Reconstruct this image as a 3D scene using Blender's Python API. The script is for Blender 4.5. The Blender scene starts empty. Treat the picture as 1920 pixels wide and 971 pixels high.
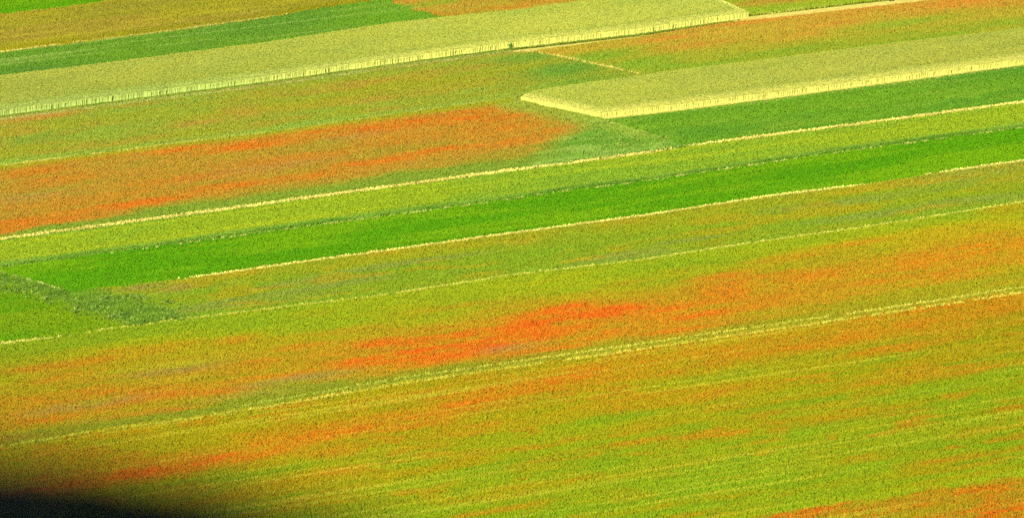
import bpy, bmesh, math, random
import numpy as np
from mathutils import Vector

SC = bpy.context.scene
COL = SC.collection
R = math.radians

# ------------------------------------------------------------------ camera
CAM_H = 164.0
PITCH = R(10.4)
F_PX = 20000.0                      # focal length in pixels of a 1920 wide picture
cam_d = bpy.data.cameras.new("camera")
cam_d.sensor_width = 36.0
cam_d.lens = F_PX / 1920.0 * 36.0
cam_d.clip_start = 0.5
cam_d.clip_end = 60000.0
cam_d.dof.use_dof = True
cam_d.dof.focus_distance = 915.0
cam_d.dof.aperture_fstop = 8.4
cam = bpy.data.objects.new("camera", cam_d)
cam.location = (0, 0, CAM_H)
cam.rotation_euler = (math.pi / 2 - PITCH, 0, 0)
COL.objects.link(cam)
SC.camera = cam

# ------------------------------------------------------------------ light
SUN_EL, SUN_AZ = R(34), R(-16)      # azimuth measured from "behind the camera"; minus = from the left
GAIN = 2.25                         # picture brightness of a white surface (used to choose crop colours)
world = bpy.data.worlds.new("World")
SC.world = world
world.use_nodes = True
nt = world.node_tree
bg = nt.nodes["Background"]
sky = nt.nodes.new("ShaderNodeTexSky")
sky.sky_type = 'NISHITA'
sky.sun_disc = False
sky.sun_elevation = SUN_EL
sky.altitude = 1300
nt.links.new(sky.outputs[0], bg.inputs[0])
bg.inputs[1].default_value = 0.13
sun_d = bpy.data.lights.new("sun", 'SUN')
sun_d.energy = 4.6
sun_d.angle = R(0.5)
sun_d.color = (1.0, 0.95, 0.86)
sun = bpy.data.objects.new("sun", sun_d)
# direction towards the sun: behind the camera (-Y), swung to the left (-X)
to_sun = Vector((math.sin(SUN_AZ) * math.cos(SUN_EL), -math.cos(SUN_AZ) * math.cos(SUN_EL), math.sin(SUN_EL)))
sun.rotation_euler = to_sun.to_track_quat('Z', 'Y').to_euler()
sun.location = (0, -40, CAM_H + 60)
COL.objects.link(sun)
# sky's rotation: 0 puts the sun on +Y, turning clockwise seen from above
sky.sun_rotation = math.atan2(to_sun.x, to_sun.y)
SC.view_settings.view_transform = 'Standard'
SC.view_settings.look = 'None'
SC.view_settings.gamma = 1.0
SC.view_settings.use_curve_mapping = False
SC.view_settings.exposure = 1.62
SC.cycles.use_denoising = False
SC.cycles.max_bounces = 4
SC.cycles.diffuse_bounces = 2
SC.cycles.glossy_bounces = 1
SC.cycles.transmission_bounces = 2

rng = np.random.default_rng(7)

# ------------------------------------------------------------------ helpers
def tag(o, label=None, cat=None, group=None, kind=None):
    if label: o["label"] = label
    if cat: o["category"] = cat
    if group: o["group"] = group
    if kind: o["kind"] = kind
    return o

def mesh_obj(name, verts, faces4=None, mat=None, parent=None, col=None, tris=None, smooth=False):
    """numpy arrays -> mesh object (quads and/or triangles)"""
    me = bpy.data.meshes.new(name)
    verts = np.asarray(verts, np.float32)
    nq = 0 if faces4 is None else len(faces4)
    n3 = 0 if tris is None else len(tris)
    me.vertices.add(len(verts))
    me.vertices.foreach_set("co", verts.ravel())
    loops = []
    if nq: loops.append(np.asarray(faces4, np.int32).ravel())
    if n3: loops.append(np.asarray(tris, np.int32).ravel())
    loops = np.concatenate(loops)
    me.loops.add(len(loops))
    me.loops.foreach_set("vertex_index", loops)
    starts = np.concatenate([np.arange(nq) * 4, nq * 4 + np.arange(n3) * 3]).astype(np.int32)
    me.polygons.add(nq + n3)
    me.polygons.foreach_set("loop_start", starts)
    if col is not None:
        a = me.color_attributes.new("tint", 'FLOAT_COLOR', 'POINT')
        c = np.ones((len(verts), 4), np.float32)
        c[:, :3] = col
        a.data.foreach_set("color", c.ravel())
    me.update(calc_edges=True)
    if smooth:
        me.polygons.foreach_set("use_smooth", np.ones(nq + n3, bool))
    if mat: me.materials.append(mat)
    o = bpy.data.objects.new(name, me)
    COL.objects.link(o)
    if parent: o.parent = parent
    return o

def lin(c):
    c = np.asarray(c, float) / 255.0
    return np.where(c <= 0.04045, c / 12.92, ((c + 0.055) / 1.055) ** 2.4)

CP, SP = math.cos(PITCH), math.sin(PITCH)
def ground(px, py, z=0.0):
    """survey of the plain: a point of the photograph's plan -> ground coordinates on height z"""
    px = np.asarray(px, float); py = np.asarray(py, float)
    dx = (px - 960) / F_PX; dy = -(py - 485.5) / F_PX
    fy = CP + dy * SP; fz = -SP + dy * CP
    k = (z - CAM_H) / fz
    return dx * k, fy * k

def plan(x, y, z):
    """ground coordinates -> plan coordinates (inverse of ground)"""
    dz = z - CAM_H
    fwd = y * CP - dz * SP
    up = y * SP + dz * CP
    return 960 + F_PX * x / fwd, 485.5 - F_PX * up / fwd

def row_t(px, py):
    """coordinate across the rows; constant along one row of the strips"""
    dx = px - 960
    return (py + (0.126 - 0.0036) * dx) / (1 - 4e-5 * dx)

class Noise:
    """tiled value noise with several octaves"""
    def __init__(self, seed):
        self.g = np.random.default_rng(seed).random((256, 256))
    def one(self, a, b):
        ia = np.floor(a).astype(int); ib = np.floor(b).astype(int)
        fa = a - ia; fb = b - ib
        fa = fa * fa * (3 - 2 * fa); fb = fb * fb * (3 - 2 * fb)
        g = self.g
        a0, a1, b0, b1 = ia % 256, (ia + 1) % 256, ib % 256, (ib + 1) % 256
        return (g[a0, b0] * (1 - fa) + g[a1, b0] * fa) * (1 - fb) + (g[a0, b1] * (1 - fa) + g[a1, b1] * fa) * fb
    def __call__(self, a, b, octs=4, rough=0.55):
        s = 0; w = 1; t = 0
        for k in range(octs):
            s = s + w * self.one(a * 2 ** k + 17.3 * k, b * 2 ** k + 5.1 * k)
            t += w; w *= rough
        return s / t
NOI = [Noise(s) for s in range(12)]

def nz(k, px, t, sx, st, octs=4):
    """0..1 noise with patches about sx long and st across, contrast stretched"""
    v = NOI[k](px / sx, t / st, octs)
    return np.clip((v - 0.5) * 2.2 + 0.5, 0, 1)

def sstep(a, b, x):
    t = np.clip((x - a) / (b - a), 0, 1)
    return t * t * (3 - 2 * t)

def blobs(px, t, lst, wide=1.0):
    """soft hand-surveyed patches: (px, t, half length, half width, strength[, tilt])"""
    s = np.zeros_like(px)
    for b in lst:
        cx, ct, lx, lt, k = b[:5]; lt = lt * wide
        tilt = b[5] if len(b) > 5 else 0.0
        d = ((px - cx) / lx) ** 2 + ((t - ct - tilt * (px - cx)) / lt) ** 2
        s = np.maximum(s, k * np.exp(-d ** 1.3))
    return s

class Line:
    """border of a strip as a polyline in plan coordinates, running on with the rows' slope at both ends"""
    def __init__(self, pts, e0=-0.135, e1=-0.135):
        p = np.array(sorted(pts), float)
        a = [p[0, 0] - 1200, p[0, 1] - 1200 * e0]; b = [p[-1, 0] + 1200, p[-1, 1] + 1200 * e1]
        self.p = np.vstack([a, p, b])
    def __call__(self, x):
        return np.interp(x, self.p[:, 0], self.p[:, 1])

# ------------------------------------------------------------------ materials
def mat_new(name):
    m = bpy.data.materials.new(name); m.use_nodes = True
    nt = m.node_tree; b = nt.nodes["Principled BSDF"]
    return m, nt, b

def crop_material(name, rough=0.75, trans=0.15, fine=0.12, soft=0.6):
    m, nt, b = mat_new(name)
    at = nt.nodes.new("ShaderNodeVertexColor"); at.layer_name = "tint"
    geo = nt.nodes.new("ShaderNodeNewGeometry")
    n1 = nt.nodes.new("ShaderNodeTexNoise"); n1.inputs["Scale"].default_value = 2.3; n1.inputs["Detail"].default_value = 4
    nt.links.new(geo.outputs["Position"], n1.inputs["Vector"])
    mr = nt.nodes.new("ShaderNodeMapRange")
    mr.inputs["From Min"].default_value = 0.3; mr.inputs["From Max"].default_value = 0.7
    mr.inputs["To Min"].default_value = 1 - fine; mr.inputs["To Max"].default_value = 1 + fine
    nt.links.new(n1.outputs["Fac"], mr.inputs["Value"])
    mx = nt.nodes.new("ShaderNodeVectorMath"); mx.operation = 'SCALE'
    nt.links.new(at.outputs["Color"], mx.inputs[0]); nt.links.new(mr.outputs[0], mx.inputs["Scale"])
    nt.links.new(mx.outputs[0], b.inputs["Base Color"])
    b.inputs["Roughness"].default_value = rough
    b.inputs["Specular IOR Level"].default_value = 0.03
    # a leaf is curled and soft, not a flat card: its mean facing leans towards the sky
    up = nt.nodes.new("ShaderNodeMix"); up.data_type = 'VECTOR'
    up.inputs["Factor"].default_value = soft
    nt.links.new(geo.outputs["Normal"], up.inputs[4]); up.inputs[5].default_value = (0, 0, 1)
    nrm = nt.nodes.new("ShaderNodeVectorMath"); nrm.operation = 'NORMALIZE'
    nt.links.new(up.outputs[1], nrm.inputs[0]); nt.links.new(nrm.outputs[0], b.inputs["Normal"])
    tr = nt.nodes.new("ShaderNodeBsdfTranslucent")
    nt.links.new(mx.outputs[0], tr.inputs["Color"])
    mix = nt.nodes.new("ShaderNodeMixShader"); mix.inputs[0].default_value = trans
    nt.links.new(b.outputs[0], mix.inputs[1]); nt.links.new(tr.outputs[0], mix.inputs[2])
    nt.links.new(mix.outputs[0], nt.nodes["Material Output"].inputs["Surface"])
    return m

M_LEAF = crop_material("crop_leaves")
M_STRAW = crop_material("straw_stalks", 0.7, 0.25, 0.12, 0.3)
M_SHRUB = crop_material("evergreen_leaves", 0.6, 0.05, 0.3, 0.0)

def simple(name, c1, c2, scale=6.0, rough=0.8, bump=0.0):
    m, nt, b = mat_new(name)
    geo = nt.nodes.new("ShaderNodeTexCoord")
    n = nt.nodes.new("ShaderNodeTexNoise"); n.inputs["Scale"].default_value = scale; n.inputs["Detail"].default_value = 6
    nt.links.new(geo.outputs["Object"], n.inputs["Vector"])
    r = nt.nodes.new("ShaderNodeValToRGB")
    r.color_ramp.elements[0].position = 0.35; r.color_ramp.elements[0].color = (*c1, 1)
    r.color_ramp.elements[1].position = 0.65; r.color_ramp.elements[1].color = (*c2, 1)
    nt.links.new(n.outputs["Fac"], r.inputs[0]); nt.links.new(r.outputs[0], b.inputs["Base Color"])
    b.inputs["Roughness"].default_value = rough
    if rough >= .95: b.inputs["Specular IOR Level"].default_value = 0.02     # dry matt ground
    if bump:
        bp = nt.nodes.new("ShaderNodeBump"); bp.inputs["Strength"].default_value = bump
        nt.links.new(n.outputs["Fac"], bp.inputs["Height"]); nt.links.new(bp.outputs[0], b.inputs["Normal"])
    return m

M_GROUND = simple("turf_and_soil", (0.085, 0.13, 0.012), (0.15, 0.15, 0.018), 0.35, 0.95)
M_PATH = simple("dry_earth_track", (0.25, 0.21, 0.034), (0.36, 0.29, 0.055), 1.5, 0.95, 0.2)

# ------------------------------------------------------------------ ground: plain, hillside under the camera, horizon
def axis(*segs):
    v = np.concatenate([np.arange(a, b, s) for a, b, s in segs])
    return np.unique(np.append(v, segs[-1][1]))
gx = axis((-30000, -2000, 4000), (-2000, -200, 200), (-200, -40, 20), (-40, 40, 2), (40, 200, 20), (200, 2000, 200), (2000, 30000, 4000))
gy = axis((-6000, -600, 600), (-600, -60, 60), (-60, 60, 2), (60, 320, 10), (320, 1600, 80), (1600, 40000, 3200))
GX, GY = np.meshgrid(gx, gy, indexing='ij')
def hill(x, y):
    top = CAM_H - 1.75
    h = np.where(y < 0, top + 0.0 * y, top - 0.30 * y - 0.004 * y ** 2)
    # lower slope eases into the plain
    h2 = np.clip((300 - y) / 230, 0, None) ** 1.7 * 118
    h = np.where(y > 60, h2, np.maximum(h, h2 * 0 + h))
    return h
def terrain(x, y):
    y = np.asarray(y, float)
    prof_y = np.array([-1e5, -2, 0, 3, 6, 12, 30, 60, 120, 180, 240, 290, 320, 1e6])
    prof_z = np.array([162.35, 162.35, 162.25, 161.85, 161.2, 158.5, 148, 131, 94, 54, 20, 3, 0, 0])
    return np.interp(y, prof_y, prof_z)
GZ = terrain(GX, GY)
nx_, ny_ = GX.shape
idx = np.arange(nx_ * ny_).reshape(nx_, ny_)
q = np.stack([idx[:-1, :-1], idx[1:, :-1], idx[1:, 1:], idx[:-1, 1:]], -1).reshape(-1, 4)
ground_o = mesh_obj("ground", np.stack([GX, GY, GZ], -1).reshape(-1, 3), q, M_GROUND)
tag(ground_o, "flat green plain with a steep hillside falling to it", "ground", kind="structure")

# ------------------------------------------------------------------ survey of the strips (plan coordinates)
L1 = Line([(0, 97), (150, 78), (300, 60), (400, 46), (480, 35), (560, 22), (640, 9), (700, 0)])
L0 = Line([(0, 26), (80, 16), (200, 0)])
W1_TOP = Line([(0, 141), (240, 112), (480, 81), (740, 42), (960, 18), (1100, 0)])
W1_BOT = Line([(0, 218), (240, 187), (480, 157), (720, 123), (960, 91), (1200, 64), (1300, 49), (1410, 33)])
P1 = Line([(1000, 94), (1200, 68), (1300, 52), (1410, 35), (1560, 18), (1720, 0)])
L4 = Line([(0, 310), (240, 280), (330, 268), (480, 250), (640, 228), (800, 205), (940, 186)])
C1 = lambda x: np.interp(x, [1000, 1060, 1130, 1210, 1330], [95, 107, 122, 140, 165])
W2_TOP = Line([(940, 184), (958, 179), (1000, 169), (1040, 163), (1120, 152), (1200, 141), (1250, 133), (1440, 110), (1680, 80), (1920, 52)])
W2_BOT = Line([(1125, 222), (1250, 208), (1440, 184), (1680, 152), (1920, 120)])
W2_LEFT = lambda x: np.interp(x, [900, 958, 1040, 1125, 1200], [172, 188, 203, 222, 240])
L5 = Line([(0, 447), (240, 415), (480, 383), (720, 350), (960, 318), (1200, 287), (1290, 272), (1440, 253), (1680, 222), (1920, 190)])
L6 = Line([(0, 499), (70, 490), (240, 466), (330, 455), (480, 434), (600, 418), (760, 397), (960, 370), (1060, 355), (1200, 338), (1320, 320), (1440, 302), (1560, 284), (1700, 266), (1860, 244), (1920, 236)])
L7 = Line([(130, 548), (230, 535), (370, 517), (480, 502), (720, 469), (960, 436), (1200, 404), (1440, 367), (1640, 342), (1740, 325), (1920, 300)])
C2 = lambda x: np.interp(x, [-400, 0, 50, 135, 200], [400, 510, 523, 547, 566])
L8 = Line([(0, 643), (130, 628), (200, 616), (330, 599), (480, 581), (720, 552), (960, 515), (1200, 487), (1320, 468), (1440, 450), (1600, 428), (1680, 416), (1800, 397), (1920, 378)])
L9 = Line([(0, 833), (160, 806), (360, 780), (500, 758), (760, 713), (960, 684), (1200, 650), (1440, 615), (1680, 580), (1920, 543)], -0.15, -0.15)

HC = 0.24                                # canopy height of the low strips
# every plant position of the plain, jittered, with its plan coordinates on the canopy plane
def scatter(density, pad=(-240, -170, 2160, 1130)):
    x0, y0, x1, y1 = pad
    s = 1 / math.sqrt(density)
    cx, cy = ground([x0, x1, x0, x1], [y0, y0, y1, y1], HC)
    xs = np.arange(cx.min(), cx.max(), s); ys = np.arange(cy.min(), cy.max(), s)
    X, Y = np.meshgrid(xs, ys)
    X = X.ravel() + rng.uniform(-.5, .5, X.size) * s
    Y = Y.ravel() + rng.uniform(-.5, .5, Y.size) * s
    px, py = plan(X, Y, HC)
    k = (px > x0) & (px < x1) & (py > y0) & (py < y1)
    return X[k], Y[k], px[k], py[k]

def tuft_mesh(name, X, Y, colr, mat, nb=4, h=0.24, w=0.13, lean=0.13, hvar=0.25, base_dark=1.0, lum=0.16, tipmul=1.0, stem=False, hmul=None):
    """one mesh of many small plants; each is nb kite-shaped leaves round one base"""
    n = len(X)
    if n == 0: return None
    N = n * nb
    xb = np.repeat(X, nb); yb = np.repeat(Y, nb)
    hh = np.repeat(h * (1 + hvar * rng.standard_normal(n).clip(-2, 2)), nb) * rng.uniform(0.75, 1.1, N)
    if hmul is not None: hh = hh * np.repeat(hmul, nb)
    az = rng.uniform(0, 2 * math.pi, N)
    r0 = rng.uniform(0, 0.5, N) * lean
    ln = lean * rng.uniform(0.4, 1.3, N)
    bx = xb + r0 * np.cos(az); by = yb + r0 * np.sin(az)
    tx = bx + ln * np.cos(az); ty = by + ln * np.sin(az)
    ww = w * rng.uniform(0.6, 1.25, N) / 2
    sx, sy = -np.sin(az) * ww, np.cos(az) * ww
    mf = 0.62 if not stem else 0.85
    mx_, my_, mz_ = bx + (tx - bx) * mf * 0.8, by + (ty - by) * mf * 0.8, hh * mf
    V = np.empty((N, 4, 3), np.float32)
    V[:, 0] = np.stack([bx, by, np.full(N, -0.01)], -1)
    V[:, 1] = np.stack([mx_ + sx, my_ + sy, mz_], -1)
    V[:, 2] = np.stack([tx, ty, hh], -1)
    V[:, 3] = np.stack([mx_ - sx, my_ - sy, mz_], -1)
    L = np.exp(np.repeat(lum * rng.standard_normal(n), nb) + 0.5 * lum * rng.standard_normal(N))
    cc = np.repeat(colr, nb, 0) * L[:, None]
    C = np.empty((N, 4, 3), np.float32)
    C[:, 0] = cc * base_dark; C[:, 1] = cc; C[:, 2] = cc * tipmul; C[:, 3] = cc
    F = np.arange(N * 4).reshape(N, 4)
    return mesh_obj(name, V.reshape(-1, 3), F, mat, col=np.clip(C.reshape(-1, 3), 0, 0.85))

# colours as they look in full light, turned into surface colours
def pal(*rgb): return lin(rgb) / GAIN
VIVID, VIVID_Y = pal(100, 170, 14), pal(128, 182, 18)
YGREEN, YGREEN2 = pal(162, 188, 42), pal(144, 182, 50)
DGREEN, DGREEN2 = pal(118, 164, 46), pal(128, 172, 54)
DULL, DULL2, GREY = pal(158, 172, 36), pal(140, 172, 40), pal(150, 162, 72)
OLIVE, OLIVE2 = pal(170, 172, 48), pal(152, 176, 62)
MEAD, MEAD2, MEADY = pal(163, 172, 22), pal(138, 169, 28), pal(188, 160, 20)
ORANGE, RED, RUST = pal(234, 126, 26), pal(246, 98, 24), pal(196, 132, 70)
YELLOW, TAN = pal(178, 168, 44), pal(154, 148, 54)
STRAW, STRAW2 = pal(246, 236, 114), pal(230, 210, 98)
WHEAT, WHEAT2 = pal(198, 204, 80), pal(180, 193, 72)
ROUGH = pal(96, 142, 58)

def mixc(c, d, k):
    return c * (1 - k)[:, None] + np.asarray(d) * k[:, None]
def flat(c, px):
    return np.repeat(np.asarray(c)[None], len(px), 0)

X, Y, PX, PY = scatter(46, (-130, -120, 2050, 1060))
_o = scatter(16, (-460, -180, 2380, 1170))                 # thinner further out
_k = (_o[2] < -130) | (_o[2] > 2050) | (_o[3] < -120) | (_o[3] > 1060)
X, Y, PX, PY = [np.concatenate([a, b[_k]]) for a, b in zip((X, Y, PX, PY), _o)]
T = row_t(PX, PY)
jit = (NOI[0](PX / 9.0, PX * 0 + 3.0, 3) - 0.5) * 5     # ragged borders
def between(a, b, x0=-1e9, x1=1e9):
    return (PY > a(PX) + jit) & (PY <= b(PX) + jit) & (PX > x0) & (PX < x1)

NEVER = Line([(0, -5000), (1, -5000)], 0, 0)
FAR = Line([(0, 9000), (1, 9000)], 0, 0)
strip = np.full(len(X), -1)
in_w1 = (PY > W1_TOP(PX) - 5) & (PY < W1_BOT(PX) - 1) & (PX < np.interp(PY, [-200, 0, 34], [900, 1320, 1412]))
W1R = np.interp(PY, [-200, 0, 34], [860, 1330, 1412])
w2x = np.interp(PY, [150, 188, 203, 222, 240], [958, 958, 1040, 1125, 1200])

strip[between(NEVER, L0)] = 0                                         # vivid corner far left
strip[(PY > L0(PX) + jit) & (PY <= L1(PX) + jit)] = 1                 # yellow strip
strip[(PY > L1(PX) + jit) & (PY <= W1_TOP(PX) + 2)] = 2               # dark green strip
bn = (NOI[4](PX / 30, PY / 6, 3) - .5) * 60
top_poppy = (PY <= W1_TOP(PX) + 2) & (PY < np.interp(PX + bn, [640, 735, 780, 835, 900], [-60, 2, 16, 36, 60])) & (PX > 700)
strip[top_poppy] = 3
strip[(PX > W1R) & (PY <= P1(PX) - 9 + jit * .4) & (PX > 860) & (PY < 60)] = 4   # green and poppies beyond the path
strip[(PY > W1_BOT(PX) + 1) & (PY <= L4(PX) + jit) & (PX < 960)] = 5  # olive strip
strip[(PX >= 960) & (PY > np.maximum(W1_BOT(PX), C1(PX)) + 1) & (PY <= W2_TOP(PX) + 3) & (PX < 1300)] = 5
m6 = (PX > 1000) & (PY > P1(PX) + np.interp(PX, [1050, 1380, 1450], [.5, .5, 3])) & ((PY <= C1(PX)) | (PX > 1215)) & (PY <= W2_TOP(PX) + 3)
strip[m6] = 6                                                         # orange and green strip, upper right
strip[(PY > L4(PX) + jit) & (PY <= L5(PX) + jit) & (PX < 960)] = 7    # strong poppy strip
m7 = (PX >= 960) & (PY > W2_LEFT(PX) - 2) & (PY <= L5(PX) + jit) & (PX < 1420)
strip[m7] = 7
CB = np.interp(PX, [1125, 1190, 1290, 1330], [222, 243, 275, 290])
m8 = (PX > 1120) & (PY > W2_BOT(PX) + 1) & (PY <= L5(PX) + jit) & (PY < CB)
m8 |= (PX > 1290) & (PY > W2_BOT(PX) + 1) & (PY <= L5(PX) + jit)
strip[m8] = 8                                                         # dark green strip under the tall wheat
strip[between(L5, L6)] = 9                                            # yellow green strip
strip[(PY > L6(PX) + jit * .5) & (PY <= np.where(PX < 135, C2(PX), L7(PX) + jit))] = 10
strip[(PY > np.where(PX < 135, C2(PX), L7(PX) + jit)) & (PY <= L8(PX) + jit)] = 11
strip[between(L8, L9)] = 12
strip[PY > L9(PX) + jit] = 13

strip[(strip < 0) & (PX > 925) & (PX < 1010) & (PY > W2_LEFT(PX) - 9) & (PY < W2_LEFT(PX) + 4)] = 7

HM = [None]
def colours(s, px, py, t):
    """surface colour of the plants of strip s"""
    n1 = nz(1, px, t, 260, 16); n2 = nz(2, px, t, 90, 9); n3 = nz(3, px, t, 500, 30); n4 = nz(4, px, t, 46, 7)
    if s == 0:
        c = mixc(flat(VIVID, px), VIVID_Y, n1)
    elif s == 1:
        c = mixc(flat(YELLOW, px), TAN, n1)
        st = nz(5, px, t, 500, 3.5, 4)
        c = mixc(c, pal(212, 198, 60), sstep(.6, .95, st) * .7)
        c = mixc(c, pal(150, 150, 44), sstep(.6, .95, n2) * .6)
        c = mixc(c, pal(160, 152, 20), sstep(14, 3, L1(px) - py) * .8)
        c = mixc(c, pal(178, 150, 60), sstep(.6, .9, nz(6, px, t, 200, 14)) * .5)
    elif s == 2:
        st = nz(5, px, t, 420, 3.2, 3)
        c = mixc(flat(DGREEN, px), pal(104, 152, 54), n1)
        c = mixc(c, pal(156, 186, 88), sstep(.62, .95, st) * .75)
        c = mixc(c, pal(120, 172, 40), sstep(520, 760, px) * .7)
    elif s == 3:
        c = mixc(flat(pal(198, 160, 56), px), pal(176, 166, 50), n1)
        c = mixc(c, ORANGE, sstep(.6, .95, n2) * .3)
        c = mixc(c, pal(150, 180, 54), sstep(.6, .9, nz(6, px, t, 160, 14)) * .6)
    elif s == 4:
        c = mixc(flat(pal(150, 182, 46), px), pal(176, 184, 48), n1)
        c = mixc(c, pal(206, 138, 58), blobs(px, t, [(1490, 62, 130, 9, .9), (1420, 30, 120, 10, .8), (1560, 48, 60, 10, .7)]) * (0.6 + .4 * n2))
        c = mixc(c, pal(214, 218, 92), sstep(9, 2, P1(px) - py) * (0.4 + .6 * n4) * .8)
    elif s == 5:
        c = mixc(flat(OLIVE2, px), OLIVE, n1)
        c = mixc(c, pal(184, 158, 58), sstep(.5, .95, n2) * .55)
        hot = blobs(px, t, [(60, 104, 120, 9, .75), (460, 100, 60, 4, .5), (420, 152, 160, 12, .4), (620, 118, 200, 9, .35), (820, 116, 120, 7, .45), (740, 150, 220, 10, .3), (40, 128, 60, 10, .4)])
        c = mixc(c, pal(214, 142, 58), hot * (0.45 + .55 * n4))
        c = mixc(c, pal(112, 162, 58), blobs(px, t, [(1060, 142, 90, 16, .9), (980, 112, 70, 10, .6), (60, 146, 60, 8, .4), (1100, 170, 80, 12, .6)]))
        c = mixc(c, pal(168, 176, 92), sstep(10, 2, py - W1_BOT(px)) * .7 * (px < 960))
        c = mixc(c, pal(150, 186, 74), sstep(16, 4, L4(px) - py) * .6)
    elif s == 6:
        c = mixc(flat(pal(202, 168, 54), px), pal(176, 172, 52), n1)
        hot = blobs(px, t, [(1320, 93, 150, 9, .8), (1250, 108, 60, 6, .9), (1640, 98, 120, 6, .95), (1800, 108, 150, 12, .8), (1560, 106, 90, 8, .7), (1440, 98, 120, 6, .9), (1300, 128, 120, 9, .6), (1560, 120, 80, 7, .6), (1480, 136, 80, 8, .5), (1900, 120, 160, 16, .8), (1750, 120, 100, 8, .5)])
        c = mixc(c, pal(220, 140, 46), hot * (0.5 + .5 * n2))
        c = mixc(c, pal(140, 172, 50), sstep(34, 6, W2_TOP(px) - py) * (.35 + .65 * n2))
        c = mixc(c, pal(140, 176, 52), blobs(px, t, [(1120, 128, 90, 14, .9), (1200, 150, 80, 14, .9), (1180, 132, 60, 10, .5), (1700, 138, 120, 8, .7)]))
    elif s == 7:
        d5 = L5(px) - py
        c = mixc(flat(pal(196, 150, 46), px), pal(176, 158, 50), sstep(.2, .8, .6 * n1 + .4 * n2))
        e = blobs(px, t, [(60, 204, 90, 10, .8), (200, 190, 180, 8, .8), (330, 196, 90, 9, .85), (110, 222, 90, 10, .5), (480, 206, 130, 11, .95), (600, 196, 150, 10, .85), (740, 206, 140, 13, .9), (870, 208, 110, 14, .95), (950, 218, 110, 12, .8),
                          (50, 296, 130, 12, 1.0), (240, 286, 160, 9, .95), (420, 276, 130, 8, .95), (580, 276, 110, 8, .9), (700, 268, 120, 8, .95), (830, 262, 110, 7, .95), (180, 270, 160, 11, .6), (340, 252, 120, 9, .7), (560, 244, 150, 12, .6), (760, 236, 140, 12, .6), (930, 240, 110, 14, .8), (1040, 258, 60, 10, .7), (960, 264, 60, 9, .75)])
        right = sstep(1150, 1040, px + (t - 235) * 1.2 + (n2 - .5) * 60)
        c = mixc(c, ORANGE, np.clip(e * .82 * (0.45 + .35 * n2 + .35 * n4), 0, 1) * right)
        c = mixc(c, RED, np.clip(e * 1.2 - .75, 0, .2) * sstep(.2, .9, n4) * right)
        c = mixc(c, pal(176, 152, 92), blobs(px, t, [(40, 250, 80, 8, .4), (500, 252, 120, 8, .3), (680, 216, 70, 7, .25)]) * (0.5 + .5 * n2))
        gb = np.interp(px, [0, 150, 330, 480, 960, 1110], [8, 14, 24, 28, 24, 40])
        c = mixc(c, pal(140, 166, 56), sstep(gb * 1.15, gb * .55, d5 + (n2 - .5) * 10))
        gr = mixc(flat(pal(136, 176, 70), px), pal(116, 164, 56), n2)
        gr = mixc(gr, pal(168, 196, 96), sstep(.6, .9, n4) * .5)
        k = 1 - right
        HM[0] = 1 + k * (.1 + .7 * n4 * n4)
        c = c * (1 - k)[:, None] + gr * k[:, None]
        c = mixc(c, pal(160, 182, 70), sstep(30, 8, py - W2_LEFT(px)) * (px > 930) * .8)
        c = mixc(c, pal(170, 176, 40), sstep(12, 3, py - L4(px)) * (px < 960) * .75)
    elif s == 8:
        c = mixc(flat(pal(120, 170, 42), px), pal(102, 158, 46), n1)
        c = mixc(c, pal(140, 178, 56), sstep(.6, .95, n2) * .5)
    elif s == 9:
        c = mixc(flat(YGREEN, px), YGREEN2, sstep(.3, .9, n1))
        c = mixc(c, pal(190, 204, 40), sstep(.6, .95, nz(5, px, t, 600, 5, 3)) * .5)
        c = mixc(c, pal(132, 176, 66), sstep(14, 2, L6(px) - py) * .8)
        c = mixc(c, pal(150, 182, 76), sstep(120, 0, px) * sstep(20, 4, L6(px) - py) * .6)
    elif s == 10:
        c = mixc(flat(VIVID, px), VIVID_Y, sstep(.35, .95, n1))
        c = mixc(c, pal(88, 160, 16), sstep(.6, .95, nz(5, px, t, 420, 12)) * .6)
    elif s == 11:
        d8 = L8(px) - py; d7 = py - L7(px)
        c = mixc(flat(DULL, px), DULL2, n1)
        c = mixc(c, GREY, sstep(.5, .95, nz(6, px, t, 300, 16)) * .75)
        c = mixc(c, pal(196, 166, 34), sstep(.6, .95, n2) * .5)
        c = mixc(c, pal(186, 168, 36), sstep(30, 6, d7) * (0.3 + .5 * n2) * sstep(250, 480, px))
        c = mixc(c, pal(136, 176, 50), sstep(14, 2, d8) * .6)
        # rough meadow band running slantwise at the left end, with an open greener corner left of it
        ax = px - np.interp(py, [500, 547, 600, 640], [-10, 130, 300, 400])
        rough = sstep(-120, -50, ax) * sstep(130, 30, ax) * (px < 520)
        c = mixc(c, mixc(flat(pal(100, 140, 42), px), pal(124, 162, 46), n4), rough)
        c = mixc(c, pal(100, 136, 48), rough * sstep(.5, .9, n2) * .6)
        c = mixc(c, pal(164, 148, 74), blobs(px, t, [(180, 418, 20, 7, .8), (265, 440, 45, 6, .75), (330, 450, 35, 8, .6)]))
        HM[0] = 1 + rough * (.2 + .9 * n4 * n4)
        left = sstep(-50, -110, ax) * (px < 420)
        c = mixc(c, mixc(flat(pal(110, 162, 18), px), pal(136, 168, 24), n1), left)
    elif s == 12:
        n9 = nz(9, px, t, 200, 22)
        c = mixc(flat(pal(178, 182, 28), px), pal(150, 176, 32), n1)
        w = sstep(0, 1, (t - np.interp(px, [0, 900, 1600], [526, 534, 556])) / 50 + (n9 - .5) * .8)            # away from the green edge the poppies begin
        c = mixc(c, pal(196, 150, 32), w * (.3 + .5 * n2) * np.interp(px, [0, 500, 700, 1500, 1920], [.75, .8, 1, 1, .8]))
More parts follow.
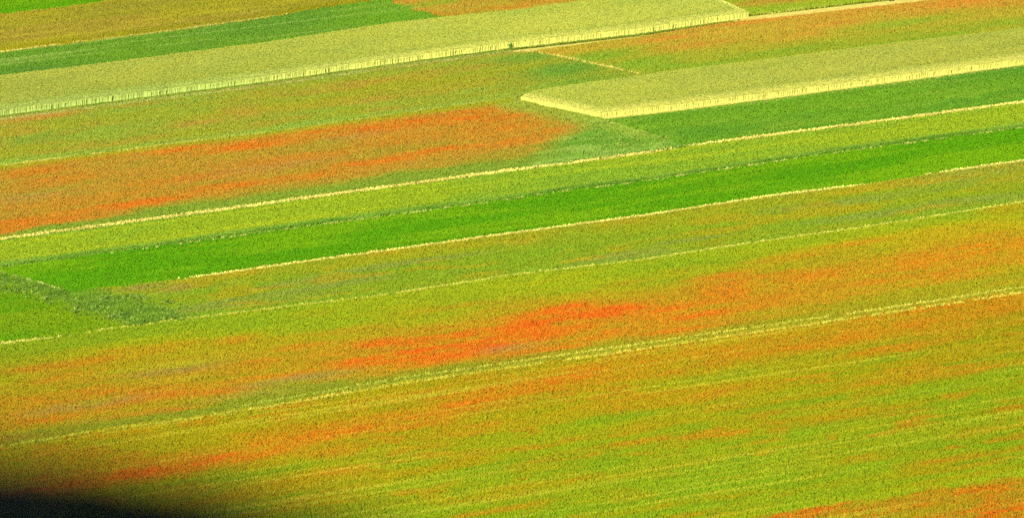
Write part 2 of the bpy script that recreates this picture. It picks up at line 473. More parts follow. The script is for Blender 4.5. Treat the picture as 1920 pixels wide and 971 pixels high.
        e = blobs(px, t, [(1060, 590, 70, 11, 1.0), (1150, 612, 110, 12, 1.0), (900, 612, 150, 13, .85), (960, 640, 170, 20, .95), (830, 612, 160, 12, .9), (700, 606, 100, 11, .9), (800, 632, 60, 11, 1.0), (720, 634, 120, 15, .85), (630, 612, 70, 9, .7), (560, 640, 60, 10, .6), (830, 650, 150, 14, .8), (1000, 664, 120, 12, .8), (1120, 652, 130, 12, .75), (1250, 614, 110, 18, .75), (1330, 642, 140, 12, .8), (1240, 664, 120, 8, .8), (1420, 606, 120, 14, .7), (1480, 590, 160, 10, .6),
                          (1350, 576, 90, 9, .7), (1560, 596, 140, 13, .75), (1700, 602, 120, 12, .8), (1860, 598, 120, 12, .9), (1910, 630, 90, 10, .6), (1560, 642, 130, 12, .55), (1760, 640, 120, 12, .65), (1640, 628, 90, 9, .6), (1600, 548, 120, 7, .65), (1780, 548, 100, 8, .5), (1880, 524, 60, 10, .6), (1480, 556, 80, 8, .5),
                          (470, 612, 70, 10, .7), (440, 560, 50, 8, .6), (300, 556, 90, 10, .5), (240, 550, 60, 6, .6), (160, 560, 90, 8, .6), (120, 586, 80, 8, .55), (200, 620, 60, 8, .6), (330, 642, 90, 8, .7), (500, 634, 80, 8, .6), (60, 616, 100, 9, .6), (80, 656, 90, 8, .55), (300, 672, 70, 5, .95), (400, 652, 90, 8, .7), (180, 668, 90, 7, .6), (40, 680, 70, 6, .6), (60, 560, 70, 8, .5), (560, 590, 60, 7, .5)])
        wash = blobs(px, t, [(880, 630, 330, 32, .72), (1060, 606, 200, 22, .75), (1240, 624, 260, 36, .52), (760, 634, 190, 20, .78), (960, 618, 170, 18, .8), (1480, 612, 360, 40, .52), (1800, 594, 260, 48, .5), (200, 630, 330, 40, .42)])
        e = np.clip(np.maximum(e * np.interp(px, [1200, 1500], [.85, .65]), wash) + .25 * np.minimum(e, wash), 0, 1)
        c = mixc(c, ORANGE, np.clip(e * (0.5 + .35 * n2 + .35 * n4), 0, 1))
        c = mixc(c, RED, np.clip((e - .62) * 2.0, 0, .8) * sstep(.15, .9, .5 * n2 + .5 * n4))
        c = mixc(c, pal(160, 150, 84), blobs(px, t, [(560, 650, 110, 7, .8), (960, 650, 60, 8, .5), (330, 600, 90, 8, .5), (160, 640, 120, 8, .5), (520, 666, 140, 8, .6)]) * (.4 + .6 * n2))
        c = mixc(c, pal(196, 184, 44), blobs(px, t, [(300, 590, 130, 7, .8), (330, 616, 100, 6, .5)]) * (.4 + .6 * n4))
        c = mixc(c, pal(140, 156, 44), sstep(26, 8, L9(px) - py + (n2 - .5) * 12) * np.interp(px, [0, 300, 760, 1000, 1400], [.6, .8, .8, .6, .35]))
        c = mixc(c, pal(140, 176, 36), sstep(540, 526, t) * .5 * n2)
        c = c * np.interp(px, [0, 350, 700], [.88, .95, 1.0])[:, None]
    else:
        n9 = nz(9, px, t, 260, 24); n8 = nz(8, px, t, 190, 15); n7 = nz(7, px, t, 90, 12); n2 = nz(2, px, t, 60, 10)
        c = mixc(flat(MEAD, px), MEADY, sstep(.35, .9, n9) * .8)
        c = mixc(c, MEAD2, sstep(.45, .9, n8) * .8)
        c = mixc(c, pal(204, 146, 24), sstep(.55, .95, n7) * .7)
        c = mixc(c, pal(200, 156, 22), sstep(830, 690, t) * .45)
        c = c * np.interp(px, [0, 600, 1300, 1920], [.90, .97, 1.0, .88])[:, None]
        e = blobs(px, t, [(1090, 718, 120, 9, 1.0), (1000, 734, 120, 8, .95), (880, 742, 130, 9, 1.0), (1290, 712, 160, 7, .8), (1420, 690, 90, 8, .6), (1580, 730, 130, 9, .75), (1710, 760, 130, 6, .95), (1800, 740, 120, 10, .6), (1480, 722, 120, 8, .6), (1830, 688, 120, 6, .9), (1900, 716, 60, 8, .6), (1700, 694, 60, 6, .5),
                          (740, 758, 120, 9, .9), (640, 762, 110, 8, 1.0), (560, 760, 90, 9, 1.0), (470, 776, 110, 7, .95), (400, 778, 130, 8, .9), (300, 764, 100, 9, .8), (240, 784, 150, 9, .75), (120, 766, 70, 8, .6), (90, 784, 110, 8, .7), (620, 790, 60, 7, .7), (860, 800, 110, 6, .6), (740, 812, 140, 7, .65), (560, 830, 140, 9, .6), (890, 836, 80, 5, .6), (1330, 800, 150, 6, .6), (1400, 792, 90, 6, .7), (1190, 778, 130, 6, .5), (1550, 852, 70, 6, .8), (1690, 818, 140, 6, .7), (1830, 826, 120, 7, .6), (1430, 846, 100, 6, .5), (1180, 838, 120, 6, .6), (1320, 880, 130, 7, .5), (1100, 868, 120, 6, .55), (960, 930, 70, 9, .8), (1080, 934, 90, 7, .6), (760, 900, 110, 6, .5), (660, 900, 90, 6, .5), (1600, 880, 110, 6, .5), (1120, 958, 60, 6, .4)], 1.5)
        wash = blobs(px, t, [(1050, 728, 260, 20, .66), (720, 756, 330, 22, .66), (300, 774, 320, 24, .85), (1500, 722, 320, 30, .5), (1780, 708, 280, 34, .55), (60, 790, 180, 28, .7)])
        e = np.clip(np.maximum(e * .68, wash) + .35 * np.minimum(e, wash), 0, 1)
        c = mixc(c, pal(222, 134, 24), np.clip(e * (0.5 + .6 * n2), 0, 1) * .95)
        c = mixc(c, RED, np.clip((e - .7) * 1.6, 0, .45) * sstep(.15, .9, .5 * n2 + .5 * n4))
        c = mixc(c, pal(142, 174, 26), sstep(740, 940, t) * sstep(.15, .75, nz(10, px, t, 420, 14)) * .7)
        # poppy strip in the near right corner
        pc = sstep(-4, 6, py - np.interp(px, [1300, 1400, 1560, 1700, 1920, 2200], [1000, 972, 942, 922, 887, 842]) + (n4 - .5) * 10)
        c = mixc(c, mixc(flat(pal(192, 142, 26), px), pal(220, 116, 20), sstep(.45, .9, n2)), pc * .95 * (.55 + .45 * n8))
        c = mixc(c, pal(150, 182, 20), sstep(26, 4, np.interp(px, [1300, 1400, 1560, 1700, 1920, 2200], [1000, 972, 942, 922, 887, 842]) - py) * (1 - pc) * .7 * (px > 1350))
        c = mixc(c, pal(212, 206, 60), sstep(.75, 1.0, nz(11, px, t, 700, 3.5, 3)) * .45)
    return c

STRIPS = {
    0: ("lentil_crop", "vivid green lentil strip in the far left corner", "lentil crop", .17, 4),
    1: ("meadow_crop", "mustard yellow flowering strip with thin pale streaks along its length", "flower meadow", .24, 4),
    2: ("lentil_crop", "bluish dark green strip with light streaks between yellow meadow and wheat", "lentil crop", .22, 4),
    3: ("poppy_crop", "orange brown poppy strip behind the longer wheat strip", "poppy field", .26, 4),
    4: ("poppy_crop", "green strip with rusty poppies beyond the pale path of the walker", "poppy field", .26, 4),
    5: ("lentil_crop", "olive green lentil strip with faint orange in front of the longer wheat strip", "lentil crop", .24, 4),
    6: ("poppy_crop", "orange and green strip between the two blocks of tall wheat", "poppy field", .3, 4),
    7: ("poppy_crop", "strongly orange poppy strip ending in rough green by the shorter wheat block", "poppy field", .26, 4),
    8: ("lentil_crop", "dark green strip directly in front of the shorter wheat block", "lentil crop", .22, 4),
    9: ("lentil_crop", "pale yellow green strip between the thick straw line and the dark ditch line", "lentil crop", .2, 4),
    10: ("lentil_crop", "long plain vivid green strip without flowers below the dark ditch line", "lentil crop", .18, 4),
    11: ("lentil_crop", "dull olive green strip with a slanting rough patch at its left end", "lentil crop", .24, 4),
    12: ("poppy_crop", "widest orange poppy strip with the reddest patch just above the twin wheel tracks", "poppy field", .28, 4),
    13: ("poppy_crop", "large yellow green meadow streaked with orange poppies below the twin wheel tracks", "poppy field", .28, 4),
}
for s, (nm, lab, cat, h, nb) in STRIPS.items():
    k = strip == s
    if not k.any(): continue
    HM[0] = None
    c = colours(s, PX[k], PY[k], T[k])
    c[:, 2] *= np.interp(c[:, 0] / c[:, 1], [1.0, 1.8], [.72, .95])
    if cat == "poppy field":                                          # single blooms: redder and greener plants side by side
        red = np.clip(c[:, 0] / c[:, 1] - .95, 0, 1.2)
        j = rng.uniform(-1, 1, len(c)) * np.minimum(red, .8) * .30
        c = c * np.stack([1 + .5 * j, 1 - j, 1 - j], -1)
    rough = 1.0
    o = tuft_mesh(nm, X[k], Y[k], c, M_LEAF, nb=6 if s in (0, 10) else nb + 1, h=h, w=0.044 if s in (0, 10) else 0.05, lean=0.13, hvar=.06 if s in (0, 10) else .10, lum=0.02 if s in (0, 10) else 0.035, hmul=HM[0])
    tag(o, lab, cat, kind="stuff")

# ------------------------------------------------------------------ tall wheat
def wheat(inside, name, label, edge, name_tone, edge_depth, density=170, pad=(-300, -140, 2240, 260)):
    xs, ys, _, _ = scatter(density, pad)
    gpx, gpy = plan(xs, ys, 0.05)                 # foot of the stalks
    tpx, tpy = plan(xs, ys, 0.85)                 # heads
    k = inside(gpx, gpy, tpx, tpy) & ((edge(gpx, gpy) < .8) | (rng.random(len(xs)) < 75 / density))
    xs, ys, gpx, gpy = xs[k], ys[k], gpx[k], gpy[k]
    t = row_t(gpx, gpy)
    n = len(xs)
    d = edge(gpx, gpy)                             # 0 at the open edge, 1 inside
    n1 = nz(1, gpx, t, 200, 20); n2 = nz(2, gpx, t, 70, 12)
    top = mixc(flat(WHEAT, gpx), WHEAT2, n1)
    top = mixc(top, pal(206, 204, 70), n2 * .5)
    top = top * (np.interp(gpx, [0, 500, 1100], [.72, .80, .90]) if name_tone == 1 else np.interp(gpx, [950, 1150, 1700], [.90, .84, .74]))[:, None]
    xs_d = edge_depth(gpx, gpy)
    top = mixc(top, pal(150, 170, 60), sstep(.25, .8, d) * sstep(1.0, .85, d) * .6)
    pale = 1.0 * mixc(flat(pal(248, 242, 112), gpx), pal(194, 216, 104), np.clip(sstep(900, 200, gpx) * .9 + .25 * n2 * (name_tone == 1), 0, 1))
    nb = 3
    N = n * nb
    xb = np.repeat(xs, nb); yb = np.repeat(ys, nb); dd = np.repeat(d, nb)
    hh = np.repeat(0.86 + 0.022 * rng.standard_normal(n).clip(-2, 2) + 0.04 * (n2 - .5), nb) * rng.uniform(.93, 1.03, N) * np.repeat(.60 + .40 * np.clip(xs_d / 3.2, 0, 1) ** .8, nb)
    az = rng.uniform(0, 2 * math.pi, N); r = rng.uniform(0, .09, N)
    bx = xb + r * np.cos(az); by = yb + r * np.sin(az)
    ln = rng.uniform(.0, .09, N); a2 = rng.uniform(0, 2 * math.pi, N)
    tx = bx + ln * np.cos(a2); ty = by + ln * np.sin(a2)
    f = rng.uniform(-.9, .9, N) * np.where(dd < .35, .8, 1.74)
    ww = rng.uniform(.018, .036, N) * (1 + 1.3 * (1 - dd))
    sx, sy = np.cos(f) * ww, np.sin(f) * ww
    V = np.empty((N, 8, 3), np.float32); C = np.empty((N, 8, 3), np.float32)
    z0 = np.full(N, -.01)
    V[:, 0] = np.stack([bx - sx, by - sy, z0], -1); V[:, 1] = np.stack([bx + sx, by + sy, z0], -1)
    zt = hh * .86
    V[:, 2] = np.stack([tx + sx, ty + sy, zt], -1); V[:, 3] = np.stack([tx - sx, ty - sy, zt], -1)
    # nodding ear
    e = rng.uniform(.02, .07, N); ew = rng.uniform(.020, .036, N)
    ex, ey = np.cos(a2), np.sin(a2)
    V[:, 4] = np.stack([tx, ty, zt - .02], -1)
    V[:, 5] = np.stack([tx + ex * e * .6 - ey * ew, ty + ey * e * .6 + ex * ew, zt + (hh - zt) * .7], -1)
    V[:, 6] = np.stack([tx + ex * e * 1.2, ty + ey * e * 1.2, hh], -1)
    V[:, 7] = np.stack([tx + ex * e * .6 + ey * ew, ty + ey * e * .6 - ex * ew, zt + (hh - zt) * .7], -1)
    L = np.exp(np.repeat(.06 * rng.standard_normal(n), nb) + .04 * rng.standard_normal(N))[:, None]
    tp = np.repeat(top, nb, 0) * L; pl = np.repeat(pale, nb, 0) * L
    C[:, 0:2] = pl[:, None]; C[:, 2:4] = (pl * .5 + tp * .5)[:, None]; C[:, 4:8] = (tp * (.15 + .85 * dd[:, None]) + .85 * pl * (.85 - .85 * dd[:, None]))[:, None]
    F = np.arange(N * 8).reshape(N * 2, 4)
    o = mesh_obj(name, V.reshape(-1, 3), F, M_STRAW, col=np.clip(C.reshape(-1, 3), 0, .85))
    tag(o, label, "wheat", kind="stuff")
    return o

def in1(gx_, gy_, tx_, ty_):
    wob = (NOI[5](gx_ / 26.0, gx_ * 0, 3) - .5) * 2.2
    return (gy_ < W1_BOT(gx_) - 2 + wob) & (ty_ > W1_TOP(tx_)) & (gx_ < np.interp(gy_, [-200, 0, 34], [860, 1335, 1408]))
def edge1(gx_, gy_):
    return sstep(0, 1, np.minimum((W1_BOT(gx_) - gy_) / 12, (np.interp(gy_, [-200, 0, 34], [860, 1335, 1408]) - gx_) / 40))
def depth1(gx_, gy_):
    return np.minimum((W1_BOT(gx_) - gy_) / 4.0, (np.interp(gy_, [-200, 0, 34], [860, 1335, 1408]) - gx_) / 12)
wheat(in1, "wheat_crop", "longer block of tall pale wheat reaching the left edge", edge1, 1, depth1)
def in2(gx_, gy_, tx_, ty_):
    wob = (NOI[6](gx_ / 26.0, gx_ * 0, 3) - .5) * 2.2
    return (gy_ < np.where(gx_ < 1125, W2_LEFT(gx_), W2_BOT(gx_)) - 1 + wob) & (ty_ > W2_TOP(tx_)) & (gx_ > 944)
def depth2(gx_, gy_):
    return np.minimum(np.where(gx_ < 1125, W2_LEFT(gx_) - gy_, W2_BOT(gx_) - gy_) / 4.0, (gx_ - 940) / 8)
def edge2(gx_, gy_):
    return sstep(0, 1, np.where(gx_ < 1125, W2_LEFT(gx_) - gy_, W2_BOT(gx_) - gy_) / 12) * sstep(948, 990, gx_)
wheat(in2, "wheat_crop", "shorter block of tall pale wheat with a pointed left corner", edge2, 2, depth2)

# ------------------------------------------------------------------ straw lines, tracks and ditch along the strips
def line_pts(fn, x0, x1, half_m, density, off=0.0, z=HC):
    """plants scattered along a border, half_m wide to each side on the ground"""
    xs = np.linspace(x0, x1, 400)
    gx_, gy_ = ground(xs, fn(xs) + off, z)
    seg = np.hypot(np.diff(gx_), np.diff(gy_)); cum = np.concatenate([[0], np.cumsum(seg)])
    n = int(cum[-1] * 2 * half_m * density * 2.2)
    s = np.sort((np.arange(n) + rng.uniform(-.5, .5, n)) * cum[-1] / n)
    x = np.interp(s, cum, gx_); y = np.interp(s, cum, gy_)
    wob = (NOI[3](s / 1.6, s * 0 + off, 4) - .5) * half_m * .7
    wid = .45 + 1.1 * NOI[8](s / 2.6, s * 0 + 2 * off, 3)
    y = y + rng.uniform(-1, 1, n) * half_m * wid + wob
    k = rng.random(n) < sstep(0, 6, np.minimum(s, cum[-1] - s)) * .9 + .12
    return x[k], y[k], s[k]

def straw_line(name, fn, x0, x1, half_m, density, label, cat, off=0.0, h=.26, c1=STRAW, c2=STRAW2, gaps=0.0, gap_len=3.0, w=.09, lum=.08, seed=4, fade=None):
    x, y, s = line_pts(fn, x0, x1, half_m, density, off)
    if gaps > 0:
        g = NOI[seed](s / gap_len, s * 0 + 9.0, 3)
        k = g > np.quantile(g, gaps)
        x, y, s = x[k], y[k], s[k]
    n2 = nz(2, s, s * 0, 4, 1)
    c = mixc(flat(c1, s), c2, n2)
    if fade:                                            # greener, less worn towards its start
        fpx, _ = plan(x, y, HC)
        c = mixc(c, fade[2], sstep(fade[1], fade[0], fpx) * .8)
    o = tuft_mesh(name, x, y, c, M_STRAW, nb=4, h=h, w=w, lean=.14, lum=lum)
    tag(o, label, cat, kind="stuff")
    return o
GRP = "dry grass"
straw_line("dry_grass", L1, -200, 540, .17, 30, "thin pale straw line between the mustard yellow and bluish green strips", GRP, gaps=.05, fade=(200, -100, pal(176, 176, 70)))
straw_line("dry_grass", P1, 1415, 2100, .8, 14, "ragged dry grass beyond the pale path of the walker", GRP, off=-10.5, h=.2, gaps=.35, c1=pal(206, 204, 84), c2=pal(160, 180, 50))
straw_line("dry_grass", C1, 1005, 1212, .26, 34, "short slanting pale line between the two wheat blocks", GRP, gaps=.12, gap_len=1.0, c1=pal(232, 214, 100), c2=pal(204, 190, 80))
straw_line("dry_grass", L4, -200, 945, .20, 26, "faint pale line along the top of the strongest orange strip", GRP, gaps=.2, c1=pal(220, 206, 88), c2=pal(200, 192, 76), fade=(600, 100, pal(164, 176, 60)))
straw_line("dry_grass", L5, -200, 1290, .36, 32, "thickest straw line, left length, above the yellow green strip", GRP)
straw_line("dry_grass", L5, 1290, 2120, .34, 28, "thick ragged straw line, right length, under the dark green strip", GRP)
straw_line("ditch_weeds", L6, -100, 2120, .55, 22, "dark green weedy ditch line above the vivid green strip", "weeds", off=-3, h=.26, c1=pal(98, 142, 36), c2=pal(122, 160, 46))
straw_line("dry_grass", L6, 200, 2120, .14, 22, "broken row of whitish dry tufts along the dark ditch line", GRP, off=2, gaps=.62, gap_len=.35, c1=pal(188, 194, 86), c2=pal(160, 180, 70), w=.08)
straw_line("dry_grass", L7, 330, 1645, .20, 36, "clean straw line under the vivid green strip, long left length", GRP)
straw_line("dry_grass", L7, 1735, 2120, .23, 36, "clean straw line under the vivid green strip, short right length", GRP)
straw_line("dry_grass", C2, -120, 137, .3, 26, "slanting pale line closing the left end of the vivid green strip", GRP, gaps=.2, c1=pal(206, 206, 110), c2=pal(170, 188, 80))
straw_line("dry_grass", L8, -150, 140, .32, 28, "pale line at the left edge above the widest poppy strip", GRP)
straw_line("dry_grass", L8, 140, 2120, .22, 28, "thin broken pale line along the top of the widest poppy strip", GRP, gaps=.08, gap_len=.6, c1=pal(224, 212, 84), c2=pal(196, 192, 66))
straw_line("wheel_tracks", L9, 430, 2140, .17, 30, "upper pale wheel track of the pair between the two poppy meadows", "wheel track", off=-5, h=.32, gaps=.1, gap_len=1.2, fade=(430, 1100, pal(160, 172, 48)), c1=pal(220, 208, 72), c2=pal(192, 186, 54))
straw_line("wheel_tracks", L9, -150, 2140, .18, 30, "lower pale wheel track of the pair between the two poppy meadows", "wheel track", off=5, h=.32, gaps=.08, gap_len=1.2, c1=pal(220, 208, 72), c2=pal(192, 186, 50), fade=(-150, 900, pal(168, 178, 44)))
straw_line("verge_grass", L9, 300, 2140, .6, 16, "green grass strip between the twin wheel tracks", "verge", off=0, h=.22, c1=pal(150, 166, 44), c2=pal(172, 176, 52))
straw_line("verge_grass", W1_BOT, -200, 1390, .3, 24, "dark green grass verge at the foot of the longer wheat block", "verge", off=-1, h=.19, c1=pal(112, 140, 38), c2=pal(142, 160, 48))
straw_line("dry_grass", W1_BOT, -200, 930, .22, 20, "faint pale track line under the longer wheat block", GRP, off=5.5, gaps=.25, c1=pal(214, 204, 124), c2=pal(190, 196, 104), h=.2)
straw_line("dry_grass", W1_BOT, 930, 1010, .9, 20, "pale bare corner where the slanting line meets the longer wheat block", GRP, off=6, c1=pal(226, 200, 108), c2=pal(200, 196, 90), h=.14)
straw_line("dry_grass", W2_BOT, 1270, 2120, .65, 24, "bright whitish path line at the foot of the shorter wheat block", GRP, off=3, h=.12, c1=pal(250, 232, 128), c2=pal(240, 208, 112))
straw_line("dry_grass", lambda x: np.interp(x, [1125, 1195, 1290], [224, 243, 270]), 1130, 1200, .4, 20, "short pale line running from the shorter wheat block's front corner", GRP, gaps=.3, c1=pal(206, 204, 100), c2=pal(176, 190, 80))

# ------------------------------------------------------------------ bare earth paths along the wheat
def ribbon(name, label, xs, top, bot, z=.004):
    xt, yt = ground(xs, top(xs), 0); xb, yb = ground(xs, bot(xs), 0)
    V = np.concatenate([np.stack([xt, yt, xt * 0 + z], -1), np.stack([xb, yb, xb * 0 + z], -1)])
    n = len(xs); i = np.arange(n - 1)
    o = mesh_obj(name, V, np.stack([i + n, i + n + 1, i + 1, i], -1), M_PATH)
    return tag(o, label, "path", kind="structure")
ribbon("field_path", "pale earth path along the longer wheat block to the walker", np.linspace(930, 2100, 80), lambda x: np.where(x < 1410, W1_BOT(x) - 4, P1(x) - 4), lambda x: P1(x) + np.interp(x, [930, 990, 1050, 1380, 1450], [7, 6, 1.5, 2, 7]))
ribbon("field_path", "pale earth path at the foot of the shorter wheat block", np.linspace(1128, 2150, 80), lambda x: W2_BOT(x) - 4, lambda x: W2_BOT(x) + 9)

# ------------------------------------------------------------------ hilltop: the dark shrub in front of the lens and an unseen tree added to shade it
def leaf_cloud(name, P, N, size, mat, col, parent, lum=.2):
    """one mesh of kite leaves at points P, facing roughly along N"""
    n = len(P)
    rnd = rng.standard_normal((n, 3)); d = N + .8 * rnd; d /= np.linalg.norm(d, axis=1)[:, None]
    a = np.cross(d, rng.standard_normal((n, 3))); a /= np.linalg.norm(a, axis=1)[:, None]
    b = np.cross(d, a)
    s = size * rng.uniform(.6, 1.3, n)[:, None]
    V = np.empty((n, 4, 3), np.float32)
    V[:, 0] = P - a * s; V[:, 1] = P + b * s * .45; V[:, 2] = P + a * s; V[:, 3] = P - b * s * .45
    C = np.repeat(np.asarray(col)[None] * np.exp(lum * rng.standard_normal(n))[:, None], 4, 0)
    return mesh_obj(name, V.reshape(-1, 3), np.arange(n * 4).reshape(n, 4), mat, parent=parent, col=C)

def tube(name, paths, mat, parent, seg=8):
    """tapered branches: each path is a list of (x, y, z, radius)"""
    V, F = [], []
    for p in paths:
        p = np.array(p, float)
        base = len(V)
        for k, (x, y, z, r) in enumerate(p):
            t = p[min(k + 1, len(p) - 1), :3] - p[max(k - 1, 0), :3]; t /= np.linalg.norm(t)
            u = np.cross(t, [0.3, 1, 0.1]); u /= np.linalg.norm(u); w = np.cross(t, u)
            for q in range(seg):
                an = 2 * math.pi * q / seg
                V.append(np.array([x, y, z]) + r * (math.cos(an) * u + math.sin(an) * w))
        for k in range(len(p) - 1):
            for q in range(seg):
                a0 = base + k * seg + q; a1 = base + k * seg + (q + 1) % seg
                F.append((a0, a1, a1 + seg, a0 + seg))
    return mesh_obj(name, np.array(V), np.array(F), mat, parent=parent, smooth=True)

M_BARK = simple("bark", (.05, .04, .03), (.12, .095, .07), 8, .9, .6)
def empty(name, loc):
    o = bpy.data.objects.new(name, None); o.location = loc; o.empty_display_size = .3
    COL.objects.link(o); return o

BX, BY = -0.272, 4.9
gz = float(terrain(0, BY))
shrub = tag(empty("evergreen_shrub", (BX, BY, gz)), "dark out of focus evergreen shrub close to the lens at the hill's edge", "shrub")
cz = 162.3935 - gz                                     # centre of the rounded head above its foot
n = 150000
dirs = rng.standard_normal((n, 3)); dirs /= np.linalg.norm(dirs, axis=1)[:, None]
rad = 0.60 * (1 - .22 * rng.random(n) ** 2) * (1 + .010 * (NOI[2](dirs[:, 0] * 5, dirs[:, 1] * 5 + dirs[:, 2] * 4, 3) - .5))
P = dirs * rad[:, None] + np.array([0, 0, cz])
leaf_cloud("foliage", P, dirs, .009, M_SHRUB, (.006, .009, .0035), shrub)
tube("stem", [[(0, 0, -.05, .05), (.02, .01, .25, .04), (.05, .0, cz, .02)]] +
     [[(0, 0, .2, .03), (.18 * math.cos(a), .18 * math.sin(a), cz - .25, .02), (.36 * math.cos(a), .36 * math.sin(a), cz, .01)] for a in (0.4, 1.6, 2.9, 4.1, 5.3)], M_BARK, shrub)

tz = 162.33
tree = tag(empty("added_shade_tree", (-3.0, -5.2, tz)), "unseen leafy tree added behind the camera to shade the dark shrub", "tree")  # added out of view, only to keep the sun off the shrub
limbs = [[(0, 0, -.2, .22), (.05, .05, 2, .17), (0, .1, 4.2, .13), (.05, .1, 7.5, .05)]]
pts = []
for k in range(16):
    a = k * 2.4; h0 = 2.6 + .24 * k; L = 2.3 - .06 * k
    e = (L * math.cos(a), L * math.sin(a), h0 + 1.1 + .08 * k)
    limbs.append([(0, .08, h0, .08), (e[0] * .5, e[1] * .5, h0 + .7, .05), (*e, .02)])
    for f in (.45, .7, 1.0):
        pts.append((e[0] * f, e[1] * f, h0 + (e[2] - h0) * f + .2, .75))
pts.append((0, 0, 7.4, .9)); pts.append((.2, .1, 6.4, .9))
tube("trunk", limbs, M_BARK, tree)
P = []; N = []
for (x, y, z, r) in pts:
    d = rng.standard_normal((700, 3)); d /= np.linalg.norm(d, axis=1)[:, None]
    P.append(np.array([x, y, z]) + d * (r * rng.random((700, 1)) ** .4) * np.array([1, 1, .8])); N.append(d)
leaf_cloud("crown", np.concatenate(P), np.concatenate(N), .11, M_SHRUB, (.045, .085, .025), tree)

# ------------------------------------------------------------------ the walker on the path at the top edge
def person(loc, heading):
    """walking figure grown from a joint skeleton as one skin; local +X is forward"""
    J = {}; E = []
    def j(n, p, r): J[n] = (p, r)
    def chain(*ns):
        for a, b in zip(ns[:-1], ns[1:]): E.append((a, b))
    j('pelvis', (0, 0, .93), .135); j('waist', (.01, 0, 1.08), .125); j('chest', (.02, 0, 1.28), .15); j('collar', (.02, 0, 1.43), .09)
    j('neck', (.035, 0, 1.51), .055); j('chin', (.06, 0, 1.58), .062); j('skull', (.05, 0, 1.67), .098); j('crown', (.045, 0, 1.745), .06)
    chain('pelvis', 'waist', 'chest', 'collar', 'neck', 'chin', 'skull', 'crown')
    for sd, sw in ((1, .22), (-1, -.22)):
        t = 'l' if sd > 0 else 'r'
        j('hip' + t, (0, .09 * sd, .88), .095)
        knee = (.14 if sw > 0 else -.04, .09 * sd, .50)
        ank = (.20, .085 * sd, .11) if sw > 0 else (-.19, .085 * sd, .13)
        j('knee' + t, knee, .065); j('calf' + t, tuple((np.array(knee) * .6 + np.array(ank) * .4)), .062); j('ankle' + t, ank, .047)
        toe = (ank[0] + .10, ank[1], .055 if sw > 0 else .04); tip = (ank[0] + .19, ank[1] + .01 * sd, .07 if sw > 0 else .03)
        j('ball' + t, toe, .045); j('tip' + t, tip, .032)
        j('heel' + t, (ank[0] - .05, ank[1], .045 if sw > 0 else .075), .038)
        chain('pelvis', 'hip' + t, 'knee' + t, 'calf' + t, 'ankle' + t, 'ball' + t, 'tip' + t); chain('ankle' + t, 'heel' + t)
        sh = (.02, .18 * sd, 1.40); el = (-.02 - sw * .35, .23 * sd, 1.13); wr = (.10 - sw * .6, .22 * sd, .90)
        j('sh' + t, sh, .07); j('el' + t, el, .048); j('wr' + t, wr, .034)
        palm = (wr[0] + .03, wr[1], wr[2] - .07); j('palm' + t, palm, .034)
        chain('collar', 'sh' + t, 'el' + t, 'wr' + t, 'palm' + t)
        for f in range(4):
            o = (f - 1.5) * .02
            j(f'k{f}{t}', (palm[0] + o + .005, palm[1], palm[2] - .035), .010); L = (.05, .06, .055, .042)[f]
            j(f'f{f}{t}', (palm[0] + o + .012, palm[1] - .012 * sd, palm[2] - .035 - L), .0085)
            chain('palm' + t, f'k{f}{t}', f'f{f}{t}')
        j('th' + t, (palm[0] + .045, palm[1] - .01 * sd, palm[2] + .0), .011); j('tt' + t, (palm[0] + .06, palm[1] - .015 * sd, palm[2] - .04), .009)
        chain('palm' + t, 'th' + t, 'tt' + t)
    names = list(J); me = bpy.data.meshes.new("person")
    me.from_pydata([J[n][0] for n in names], [(names.index(a), names.index(b)) for a, b in E], [])
    o = bpy.data.objects.new("person", me); COL.objects.link(o)
    sk = o.modifiers.new("skin", 'SKIN'); sb = o.modifiers.new("smooth", 'SUBSURF'); sb.levels = sb.render_levels = 1
    for k, nme in enumerate(names):
        v = me.skin_vertices[0].data[k]; r = J[nme][1]; v.radius = (r, r); v.use_root = nme == 'pelvis'
    dg = bpy.context.evaluated_depsgraph_get(); dg.update()
    m2 = bpy.data.meshes.new_from_object(o.evaluated_get(dg))
    o.modifiers.clear(); o.data = m2; o.name = "person"
    cl = [simple("skin_tone", (.42, .26, .18), (.5, .32, .23), 5, .6), simple("dark_trousers", (.008, .008, .01), (.014, .014, .016), 9, .9),
          simple("dark_shoes", (.006, .006, .006), (.012, .011, .01), 12, .6), simple("dark_jacket", (.012, .014, .02), (.02, .022, .03), 7, .85)]
    for m in cl: m2.materials.append(m)
    for p in m2.polygons:
        c = p.center; p.use_smooth = True
        arm = abs(c.y) > .165
        if c.z < .10: p.material_index = 2
        elif c.z > 1.49 or (arm and c.z < .90 and c.z > .6): p.material_index = 0
        elif c.z < .98 and not arm: p.material_index = 1
        else: p.material_index = 3
    o.location = loc; o.rotation_euler = (0, 0, heading)
    tag(o, "person in dark trousers and shoes walking the pale path at the top edge", "person")
    # hair, eyes, nose, ears
    def ball(nm, c, r, mat, half=False):
        bm = bmesh.new(); bmesh.ops.create_uvsphere(bm, u_segments=14, v_segments=10, radius=1)
        if half: bmesh.ops.delete(bm, geom=[v for v in bm.verts if v.co.z < -.15 - .6 * max(0, -v.co.x) * 0 and v.co.x > -.2], context='VERTS')
        for v in bm.verts: v.co = Vector((c[0] + v.co.x * r[0], c[1] + v.co.y * r[1], c[2] + v.co.z * r[2]))
        mm = bpy.data.meshes.new(nm); bm.to_mesh(mm); bm.free(); mm.materials.append(mat)
        b = bpy.data.objects.new(nm, mm); COL.objects.link(b); b.parent = o
        return b
    hair = simple("dark_hair", (.01, .008, .006), (.03, .02, .015), 20, .7)
    ball("hair", (.035, 0, 1.69), (.108, .102, .105), hair, True)
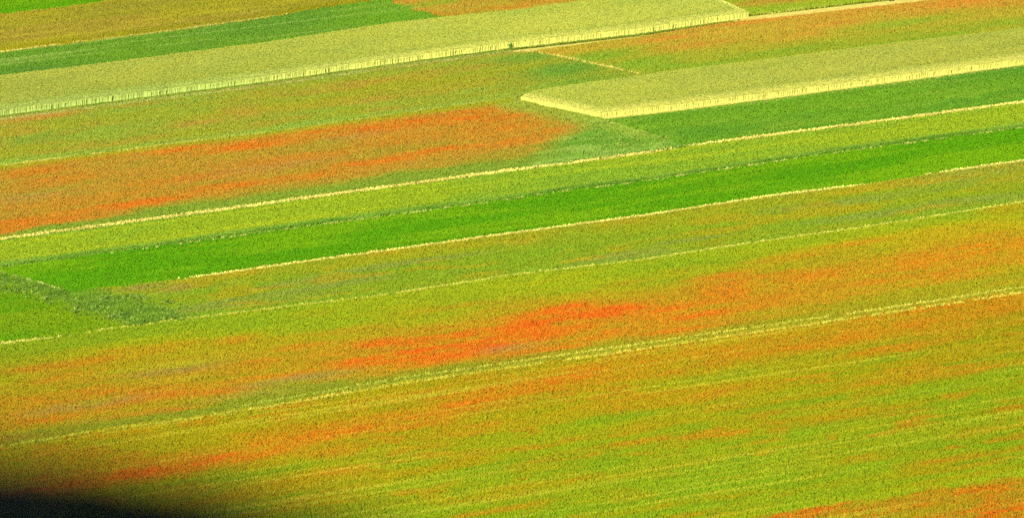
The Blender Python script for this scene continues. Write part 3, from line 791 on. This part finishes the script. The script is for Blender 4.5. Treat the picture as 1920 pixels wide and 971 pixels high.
    for sd in (1, -1):
        ball("eye", (.137, .034 * sd, 1.665), (.012, .014, .010), hair)
        ball("ear", (.045, .098 * sd, 1.65), (.022, .012, .032), cl[0])
    ball("nose", (.150, 0, 1.635), (.022, .014, .026), cl[0])
    ball("mouth", (.137, 0, 1.600), (.010, .024, .006), simple("lips", (.35, .14, .12), (.4, .17, .14), 9, .5))
    return o
wx, wy = ground(1670.5, 3.5, 0)
person((float(wx), float(wy), .03), R(12))

# ------------------------------------------------------------------ coarse weeds on the two rough corners
def weeds(label, poly, n, c1, c2, h):
    """bushy weeds scattered in a polygon of plan coordinates"""
    P = np.array(poly, float)
    px = rng.uniform(P[:, 0].min(), P[:, 0].max(), n * 4); py = rng.uniform(P[:, 1].min(), P[:, 1].max(), n * 4)
    ins = np.zeros(len(px), bool)
    for (x1, y1), (x2, y2) in zip(P, np.roll(P, -1, 0)):
        m = (y1 > py) != (y2 > py)
        ins ^= m & (px < (x2 - x1) * (py - y1) / (y2 - y1 + 1e-9) + x1)
    g = NOI[7](px / 24, py / 7, 3) + rng.uniform(-.25, .25, len(px))
    dist = np.full(len(px), 1e9)                     # distance to the patch's border thins the weeds out
    for (x1, y1), (x2, y2) in zip(P, np.roll(P, -1, 0)):
        ex, ey = x2 - x1, (y2 - y1) * 4
        u = np.clip(((px - x1) * ex + (py - y1) * 4 * ey) / (ex * ex + ey * ey), 0, 1)
        dist = np.minimum(dist, np.hypot(px - x1 - u * ex, (py - y1) * 4 - u * ey))
    edge_fade = .32 * sstep(70, 0, dist)
    ins &= g > .44 + edge_fade
    px, py = px[ins][:n], py[ins][:n]
    x, y = ground(px, py, HC)
    c = mixc(flat(c1, px), c2, rng.random(len(px)) ** 1.5)
    o = tuft_mesh("weeds", x, y, c, M_LEAF, nb=8, h=h, w=.085, lean=.2, hvar=.25, lum=.12)
    tag(o, label, "weeds", kind="stuff")
weeds("bushy dark weeds on the slanting rough patch at the left edge", [(-60, 500), (0, 518), (135, 552), (230, 545), (330, 566), (390, 590), (340, 602), (230, 612), (150, 590), (60, 560), (-60, 540)], 2800, pal(94, 134, 34), pal(154, 182, 70), .34)
weeds("bushy light green weeds beyond the pointed wheat corner by the thick straw line", [(1000, 205), (1120, 224), (1200, 246), (1285, 268), (1190, 284), (1100, 290), (1130, 262), (1070, 236)], 800, pal(118, 154, 38), pal(170, 190, 70), .32)

# a single tall weed at the foot of the longer wheat block
wp = ground(956 + rng.uniform(-2, 4, 9), 91 + rng.uniform(-1, 1, 9), 0.0)
wo = tuft_mesh("weed_clump", wp[0], wp[1], flat(pal(112, 150, 58), wp[0]), M_LEAF, nb=6, h=.5, w=.06, lean=.16, hvar=.3, lum=.15)
tag(wo, "small dark green weed clump standing at the front edge of the longer wheat block", "weed")
